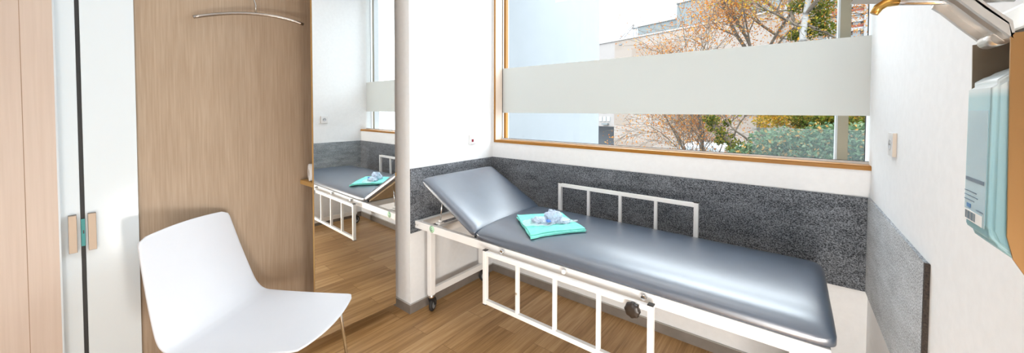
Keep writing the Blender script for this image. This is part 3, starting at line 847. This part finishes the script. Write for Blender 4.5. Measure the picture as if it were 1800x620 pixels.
# second building, further right: banded facade
b2 = empty('banded_building', tuple(at(1490, 200, 30)[:2]) + (GZ,), 'pale building with red and white horizontal bands behind the birch', 'building')
Y2 = 19
xa, xb = at(1440, 50, Y2).x, at(1640, 50, Y2).x
MB().box(xa, xb, Y2, Y2+4, GZ, 11).build('wall', plaster('pale_pinkish_render', (.13,.105,.09), 2), b2)
zs = [at(1460, v, Y2).z for v in (72, 55, 40, 28, 14, 2)]
MW = (plaster('white_band', (.2,.195,.19), 3), plaster('red_band', (.13,.035,.025), 3))
for i, z in enumerate(zs):
    MB().box(xa-.05, xb, Y2-.12, Y2, z-.10, z+.05).build('band', MW[0], b2)
    MB().box(xa-.05, xb, Y2-.1, Y2, z+.06, z+.16).build('band', MW[1] if i % 2 else M['roof_grey'], b2)
for k in range(6):
    x = xa + .25 + .62*k
    MB().box(x, x+.16, Y2-.2, Y2, GZ, 12).build('pilaster', enamel('grey_pilaster', (.15,.145,.14), .6), b2)
    if k < 5: MB().box(x+.27, x+.52, Y2-.06, Y2, GZ+1, 10.8).build('window_strip', enamel('grey_window_strip', (.1,.1,.1), .3), b2)

# parked car at the recess
cp_ = fac_pt(1060, 234.5); 
car = empty('parked_car', (cp_.x, cp_.y+1, GZ), 'small white car parked in the opening far across the street', 'car')
cdist = fac_pt(1060, 234, 2.2); gz_ = GZ
def carbox(b, s0, s1, d0, d1, z0, z1, bev): 
    q = [cdist+fd*s0+fn*d0, cdist+fd*s1+fn*d0, cdist+fd*s1+fn*d1, cdist+fd*s0+fn*d1]
    b.prism([(p.x,p.y) for p in q], 'z', gz_+z0, gz_+z1); return b
czb = 0
b = MB(); carbox(b, -1.6, .55, -.8, .8, .3, .85, .1)
q = [(-1.3,.85),(-.95,1.4),(-.1,1.42),(.3,.85)]
vs = [b.bm.verts.new(cdist*1 + fd*s_ + fn*d + Vector((0,0,gz_+z-cdist.z))) for d in (-.7,.7) for s_, z in q]
for f in ((0,1,2,3),(7,6,5,4),(0,4,5,1),(1,5,6,2),(2,6,7,3),(3,7,4,0)): b.bm.faces.new([vs[i] for i in f])
b.build('car_body', enamel('white_car_paint', (.4,.4,.4), .2), car)
for s_ in (-1.15, .15):
    b = MB(); c = cdist + fd*s_ + fn*.72; c = Vector((c.x, c.y, gz_+.3)); b.lathe(c, fn, [(-.1,0),(-.1,.3),(.1,.3),(.1,0)], 18); b.build('wheel', M['rubber'], car)

# ------------------------------------------------------------------ trees
def leaf_mat(name, cols, tr=.45):
    m = bpy.data.materials.new(name); m.use_nodes = True
    N, L = m.node_tree.nodes, m.node_tree.links; N.clear()
    out = N.new('ShaderNodeOutputMaterial'); df = N.new('ShaderNodeBsdfDiffuse'); tl = N.new('ShaderNodeBsdfTranslucent'); mx = N.new('ShaderNodeMixShader')
    mx.inputs[0].default_value = tr
    gi = N.new('ShaderNodeNewGeometry'); cr = N.new('ShaderNodeValToRGB'); cr.color_ramp.interpolation = 'CONSTANT'
    e = cr.color_ramp.elements
    for i, c in enumerate(cols):
        k = e[i] if i < 2 else e.new(i/len(cols))
        k.position = i/len(cols); k.color = (*c, 1)
    L.new(gi.outputs['Random Per Island'], cr.inputs['Fac'])
    L.new(cr.outputs[0], df.inputs[0]); L.new(cr.outputs[0], tl.inputs[0])
    L.new(df.outputs[0], mx.inputs[1]); L.new(tl.outputs[0], mx.inputs[2]); L.new(mx.outputs[0], out.inputs[0])
    return m
M['leaf_orange'] = leaf_mat('orange_leaves', [(0.292,0.106,0.018),(0.332,0.149,0.030),(0.234,0.073,0.015),(0.312,0.182,0.060),(0.254,0.115,0.045),(0.195,0.083,0.036)])
M['leaf_yellow'] = leaf_mat('yellow_leaves', [(0.332,0.182,0.018),(0.292,0.139,0.012),(0.195,0.149,0.018),(0.136,0.132,0.021),(0.312,0.198,0.060)])
M['leaf_ivy'] = leaf_mat('ivy_leaves', [(0.047,0.066,0.009),(0.078,0.099,0.015),(0.031,0.046,0.009),(0.136,0.132,0.024),(0.195,0.139,0.018)])
M['leaf_green'] = leaf_mat('dark_green_leaves', [(0.023,0.043,0.012),(0.039,0.066,0.021),(0.062,0.086,0.030),(0.020,0.033,0.015),(0.086,0.099,0.042)])
M['leaf_shrub'] = leaf_mat('grey_green_shrub_leaves', [(.05,.09,.045),(.09,.14,.07),(.12,.18,.1),(.04,.07,.035),(.16,.2,.12),(.07,.12,.07),(.1,.15,.09),(.06,.1,.05),(.3,.18,.06)])
M['bark'] = add_noise_colour(mat('grey_brown_bark', (.05,.04,.03), .95), (.04,.028,.018), (.09,.07,.05), 9)
M['birch'] = add_noise_colour(mat('white_birch_bark', (.2,.19,.18), .9), (.05,.045,.04), (.2,.195,.185), 3, stretch=(1,1,2.5), lo=.36, hi=.48)

def add_leaf(b, p, sz, rnd):
    n = Vector((rnd.gauss(0,1), rnd.gauss(0,1), rnd.gauss(0,1))).normalized(); a = n.orthogonal().normalized(); c = n.cross(a)
    th = rnd.random()*6.28; a2 = a*math.cos(th)+c*math.sin(th); c2 = n.cross(a2)
    s_ = sz*(.6+.8*rnd.random())
    b.bm.faces.new([b.bm.verts.new(p+q) for q in (-a2*s_, c2*s_*.55, a2*s_, -c2*s_*.55)])

def bough(b, p, d, ln_, r, depth, rnd, tips, curl=.25, gravity=0.0, spread=.7):
    n = 5
    pts, rs = [p.copy()], [r]
    for k in range(n):
        d = (d + Vector((rnd.uniform(-1,1), rnd.uniform(-1,1), rnd.uniform(-1,1)+gravity))*curl).normalized()
        p = p + d*(ln_/n); pts.append(p.copy()); rs.append(max(.004, r*(1-.55*(k+1)/n)))
        if depth > 0 and k >= 1:
            for _ in range(1 if rnd.random() < .75 else 2):
                dd = (d + Vector((rnd.gauss(0,1), rnd.gauss(0,1), rnd.gauss(0,1)*.8))*spread).normalized()
                bough(b, p.copy(), dd, ln_*rnd.uniform(.45,.7), rs[-1]*.6, depth-1, rnd, tips, curl, gravity, spread)
        if depth <= 1: tips.append(p.copy())
    b.tube(pts, rs, 5 if r < .05 else 8, caps=False)

def tree(name, label, trunk_pts, trunk_r, boughs, leafm, bark, nleaf, lsz, seed, jitter=.12, depth=2, gravity=0, spread=.7, curl=.25, extra=None, group=None):
    rnd = random.Random(seed)
    t = empty(name, (trunk_pts[0][0], trunk_pts[0][1], GZ), label, 'tree', group)
    b = MB(); n = len(trunk_pts)
    b.tube(trunk_pts, [trunk_r*(1-.6*i/(n-1)) for i in range(n)], 10)
    b.build('trunk', bark, t)
    tips = []; b = MB()
    for (p, d, l, r) in boughs: bough(b, Vector(p), Vector(d).normalized(), l, r, depth, rnd, tips, curl, gravity, spread)
    b.build('branches', M['bark'], t)
    b = MB()
    for i in range(nleaf):
        p = rnd.choice(tips) + Vector((rnd.gauss(0,jitter), rnd.gauss(0,jitter), rnd.gauss(0,jitter)))
        add_leaf(b, p, lsz, rnd)
    b.build('leaves', leafm, t, recalc=False)
    if extra:
        nm, mm, blobs, cnt, sz = extra
        b = MB()
        for i in range(cnt):
            c, rx, ry, rz = blobs[rnd.randrange(len(blobs))]
            v = Vector((rnd.gauss(0,1), rnd.gauss(0,1), rnd.gauss(0,1))).normalized()*(rnd.random()**.4)
            add_leaf(b, Vector(c)+Vector((v.x*rx, v.y*ry, v.z*rz)), sz, rnd)
        b.build(nm, mm, t, recalc=False)
    return t

# A: big orange tree, boughs sweeping up and left
YA_ = 9.0
def trunk_to(p, base_dx=.3):
    p = Vector(p); return [Vector((p.x+base_dx, p.y, GZ)), Vector((p.x+base_dx*.6, p.y, GZ*.5)), Vector((p.x+base_dx*.2, p.y, p.z-.8)), p]
fA = at(1335, 120, YA_)
bA = []
for (u, v, l, r) in [(1250,20,2.6,.09),(1290,10,2.4,.07),(1330,5,2.3,.07),(1380,0,2.5,.07),(1230,60,2.2,.05),(1420,20,2.2,.05),(1300,40,1.9,.05)]:
    q = at(u, v, YA_+random.uniform(-.8,.8)); bA.append((fA, q-fA, l, r*.62))
tree('autumn_tree', 'spreading tree with sparse orange leaves in the middle of the window above the frosted band', trunk_to(fA), .2, bA, M['leaf_orange'], M['bark'], 15000, .027, 11, jitter=.24, depth=2)
# B: birch with white trunk and ivy
YB_ = 7.5
pB = [at(1400, 260, YB_), at(1406, 150, YB_), at(1412, 55, YB_), at(1422, -10, YB_), at(1432, -80, YB_)]
pB[0] = Vector((pB[0].x-.1, pB[0].y, GZ)); 
bB = []
for (u, v, du, dv, l, r) in [(1411,60,-60,-60,1.6,.045),(1416,25,50,-50,1.5,.045),(1412,40,70,20,1.3,.03),(1420,0,-40,-60,1.3,.04),(1412,50,-70,-20,1.3,.03)]:
    p = at(u, v, YB_); q = at(u+du, v+dv, YB_+random.uniform(-.6,.6)); bB.append((p, q-p, l, r))
blobs = []
for (u, v, s_) in [(1442,20,.22),(1450,5,.25),(1435,45,.22),(1425,55,.2),(1402,10,.2),(1455,50,.18),(1440,32,.22),(1396,62,.14)]:
    blobs.append((at(u, v, YB_+.1), s_, s_, s_))
tree('birch_tree', 'white-barked birch with clumps of green ivy beside the window post', pB, .095, bB, M['leaf_yellow'], M['birch'], 1400, .026, 5, jitter=.1, depth=2, extra=('ivy', M['leaf_ivy'], blobs, 3000, .026))
# C: second white stem, further back
pC = [at(1385, 260, 11), at(1381, 120, 11), at(1379, 20, 11), at(1374, -60, 11)]; pC[0] = Vector((pC[0].x, pC[0].y, GZ))
bC = []
for (u, v, du, dv, l, r) in [(1380,40,-60,-50,2.2,.06),(1380,20,60,-50,2.2,.06),(1380,60,60,-20,2,.05),(1380,70,-50,-30,2,.05)]:
    p = at(u, v, 11); q = at(u+du, v+dv, 11+random.uniform(-.8,.8)); bC.append((p, q-p, l, r))
tree('birch_tree', 'slim pale birch stem with orange leaves just left of the ivy-clad birch', pC, .14, bC, M['leaf_orange'], M['birch'], 7500, .029, 15, jitter=.28, depth=2)
# D: low autumn tree at the left, below the band, fanning up and left
YD = 8.5
fD = at(1245, 345, YD); bD = []
for (u, v, l, r) in [(1120,205,2.0,.045),(1140,190,2.2,.045),(1165,190,2.0,.045),(1200,170,1.9,.05),(1150,235,1.7,.035),(1180,150,2.6,.05),(1225,160,2.0,.04),(1190,110,3.0,.05),(1215,60,3.4,.05)]:
    q = at(u, v, YD+random.uniform(-.7,.7)); bD.append((fD, q-fD, l, r*.6))
tree('autumn_tree', 'low fanning tree with yellow-orange leaves in front of the stone facade', [Vector((fD.x+.1, fD.y, GZ)), Vector((fD.x+.05, fD.y, -1.5)), fD], .13, bD, M['leaf_orange'], M['bark'], 9000, .026, 23, jitter=.2, depth=3, spread=.5)
# E: ivy-clad leaning trunk
YE = 6.5
pE = [at(1330, 300, YE), at(1295, 262, YE), at(1272, 238, YE), at(1252, 214, YE), at(1236, 185, YE)]; pE[0] = Vector((pE[0].x+.4, YE, GZ))
blobs = []
for (u, v, s_) in [(1244,208,.12),(1256,212,.13),(1250,222,.13),(1266,232,.15),(1280,246,.17),(1294,258,.17),(1278,216,.09),(1310,262,.2),(1264,248,.1),(1286,262,.15)]:
    blobs.append((at(u, v, YE+random.uniform(-.1,.1)), s_, s_*.9, s_))
p = at(1320, 250, YE); q = at(1290, 210, YE)
tree('ivy_clad_tree', 'leaning trunk wrapped in green ivy under the frosted band', pE, .09, [(p, q-p, .9, .025), (at(1290,240,YE), at(1302,205,YE)-at(1290,240,YE), .8, .02)], M['leaf_yellow'], M['bark'], 60, .03, 31, depth=1, extra=('ivy', M['leaf_ivy'], blobs, 1900, .026))

def shrub(name, label, blobs, m, cnt, sz, seed, stem):
    rnd = random.Random(seed)
    t = empty(name, (stem.x, stem.y, GZ), label, 'shrub')
    b = MB(); top = Vector(stem)
    for k in range(3): b.tube([Vector((stem.x+.1*k, stem.y, GZ)), Vector((stem.x+.15*k-.1, stem.y, GZ*.4)), top+Vector((.2*k-.2,0,-.1))], [.06,.05,.02], 7)
    b.build('stems', M['bark'], t)
    b = MB()
    for i in range(cnt):
        c, rx, ry, rz = blobs[rnd.randrange(len(blobs))]
        v = Vector((rnd.gauss(0,1), rnd.gauss(0,1), rnd.gauss(0,1))).normalized()*(rnd.random()**.35)
        add_leaf(b, Vector(c)+Vector((v.x*rx, v.y*ry, v.z*rz)), sz, rnd)
    b.build('foliage', m, t, recalc=False)
YS = 6.0
bl = [(at(u, v, YS+random.uniform(-.2,.3)), .3, .35, .26) for (u, v) in [(1345,250),(1375,245),(1405,248),(1330,268),(1360,270),(1395,270),(1430,262),(1460,258),(1490,262),(1520,258),(1440,238),(1480,240),(1515,240),(1310,275),(1460,280),(1500,280),(1420,285),(1540,270),(1540,240)]]
rs_ = bl
shrub('evergreen_shrub', 'grey-green evergreen shrub behind the hazy glass balustrade', bl, M['leaf_shrub'], 10000, .036, 41, at(1420, 280, YS))
YS2 = 7.2
bl = [(at(u, v, YS2+random.uniform(-.2,.3)), .3, .3, .2) for (u, v) in [(1350,212),(1370,205),(1395,210),(1420,208),(1445,212),(1470,205),(1500,210),(1525,206),(1360,200),(1410,195),(1460,195),(1510,195),(1540,215)]]
shrub('golden_shrub', 'golden yellow and green shrub just under the frosted band at the right', bl, M['leaf_yellow'], 7000, .027, 43, at(1440, 215, YS2))
bl = [(at(u, v, YS2-.3), .2, .2, .17) for (u, v) in [(1405,208),(1432,215),(1450,206),(1480,212),(1522,218),(1415,222),(1465,222)]]
shrub('ivy_shrub', 'dark green leafy shrub among the golden leaves beside the outer post', bl, M['leaf_ivy'], 2600, .03, 47, at(1450, 215, YS2-.3))

# hazy glass balustrade outside the window
bal = empty('glass_balustrade', (at(1430,270,1.9).x, 1.9, 1.05), 'hazy glass balustrade outside in front of the shrubs', 'balustrade')
z_b = at(1420, 227.5, 1.9).z
xa, xb = at(1322, 230, 1.9).x, at(1580, 230, 1.9).x
MB().quad((xa,1.905,.5),(xb,1.905,.5),(xb,1.905,z_b),(xa,1.905,z_b)).build('glass_panel', M['rail_glass'], bal)
MB().box(xa, xb, 1.898, 1.914, z_b, z_b+.003).build('top_edge', enamel('grey_green_edge', (.09,.11,.10), .5), bal)
b = MB()
for x in (xa+.1, xb-.1): b.box(x-.02, x+.02, 1.915, 1.955, -.6, z_b-.3)
b.box(xa, xb, 1.9, 1.96, -.7, .5)
b.build('balustrade_base', M['white_metal'], bal)
struct('terrace', MB().box(-.5, 8, .32, 2.4, -.9, -.7), plaster('grey_terrace', (.25,.25,.25), 6))
# low white roof seen between the branches
tag(MB().box(at(1195,262,14).x, at(1300,262,14).x, 14, 16.5, GZ, at(1240,258,14).z, .05).build('flat_roof_shed', plaster('pale_blue_white_roof', (.27,.3,.32), 3)),
    'low pale shed roof behind the ivy-clad trunk', 'shed')

# ------------------------------------------------------------------ light
w = bpy.data.worlds.new('overcast_sky'); scn.world = w; w.use_nodes = True
bg = w.node_tree.nodes['Background']; bg.inputs[0].default_value = (.85,.93,1,1); 
wn_, wl_ = w.node_tree.nodes, w.node_tree.links
tcw = wn_.new('ShaderNodeTexCoord'); spw = wn_.new('ShaderNodeSeparateXYZ'); mrw = wn_.new('ShaderNodeMapRange')
mrw.inputs['From Min'].default_value = .0; mrw.inputs['From Max'].default_value = .95
mrw.inputs['To Min'].default_value = 4.2; mrw.inputs['To Max'].default_value = 12.5
wl_.new(tcw.outputs['Generated'], spw.inputs[0]); wl_.new(spw.outputs['Z'], mrw.inputs['Value']); wl_.new(mrw.outputs[0], bg.inputs[1])
sd = bpy.data.lights.new('sun', 'SUN'); sd.energy = 1.5; sd.angle = R(25); sd.color = (1,.96,.9)
so = bpy.data.objects.new('sun', sd); COL.objects.link(so); so.rotation_euler = (R(48), 0, R(15))
def area(name, loc, sx, sy, e, rot=(0,0,0), colr=(1,1,1)):
    l = bpy.data.lights.new(name, 'AREA'); l.shape = 'RECTANGLE'; l.size = sx; l.size_y = sy; l.energy = e; l.color = colr
    o = bpy.data.objects.new(name, l); o.location = loc; o.rotation_euler = rot; COL.objects.link(o); return o
area('ceiling_fill', (1.15, -1.15, CH-.02), 2.0, .7, 12, colr=(.98,.99,1))  # unseen fill lamp, added to lift the interior walls
area('ceiling_fill', (1.1, -2.5, CH-.02), 2.0, .3, 10, colr=(.98,.99,1))  # second added ceiling fill, above and behind the camera

area('low_fill', (2.43, -1.78, .32), .5, .44, 34, rot=(R(90), 0, R(58)), colr=(1,.95,.89))  # added fill lamp out of view, brightens the walls under the couch
area('right_wall_fill', (2.43, -2.95, .45), .95, .74, 46, rot=(R(90), 0, R(62)), colr=(1,.97,.94))  # invented fill behind the camera, kept low to stay out of the window reflection

scn.view_settings.view_transform = 'Standard'
scn.view_settings.look = 'None'
scn.view_settings.exposure = .02
scn.cycles.use_denoising = True
scn.cycles.max_bounces = 10
scn.cycles.transparent_max_bounces = 24
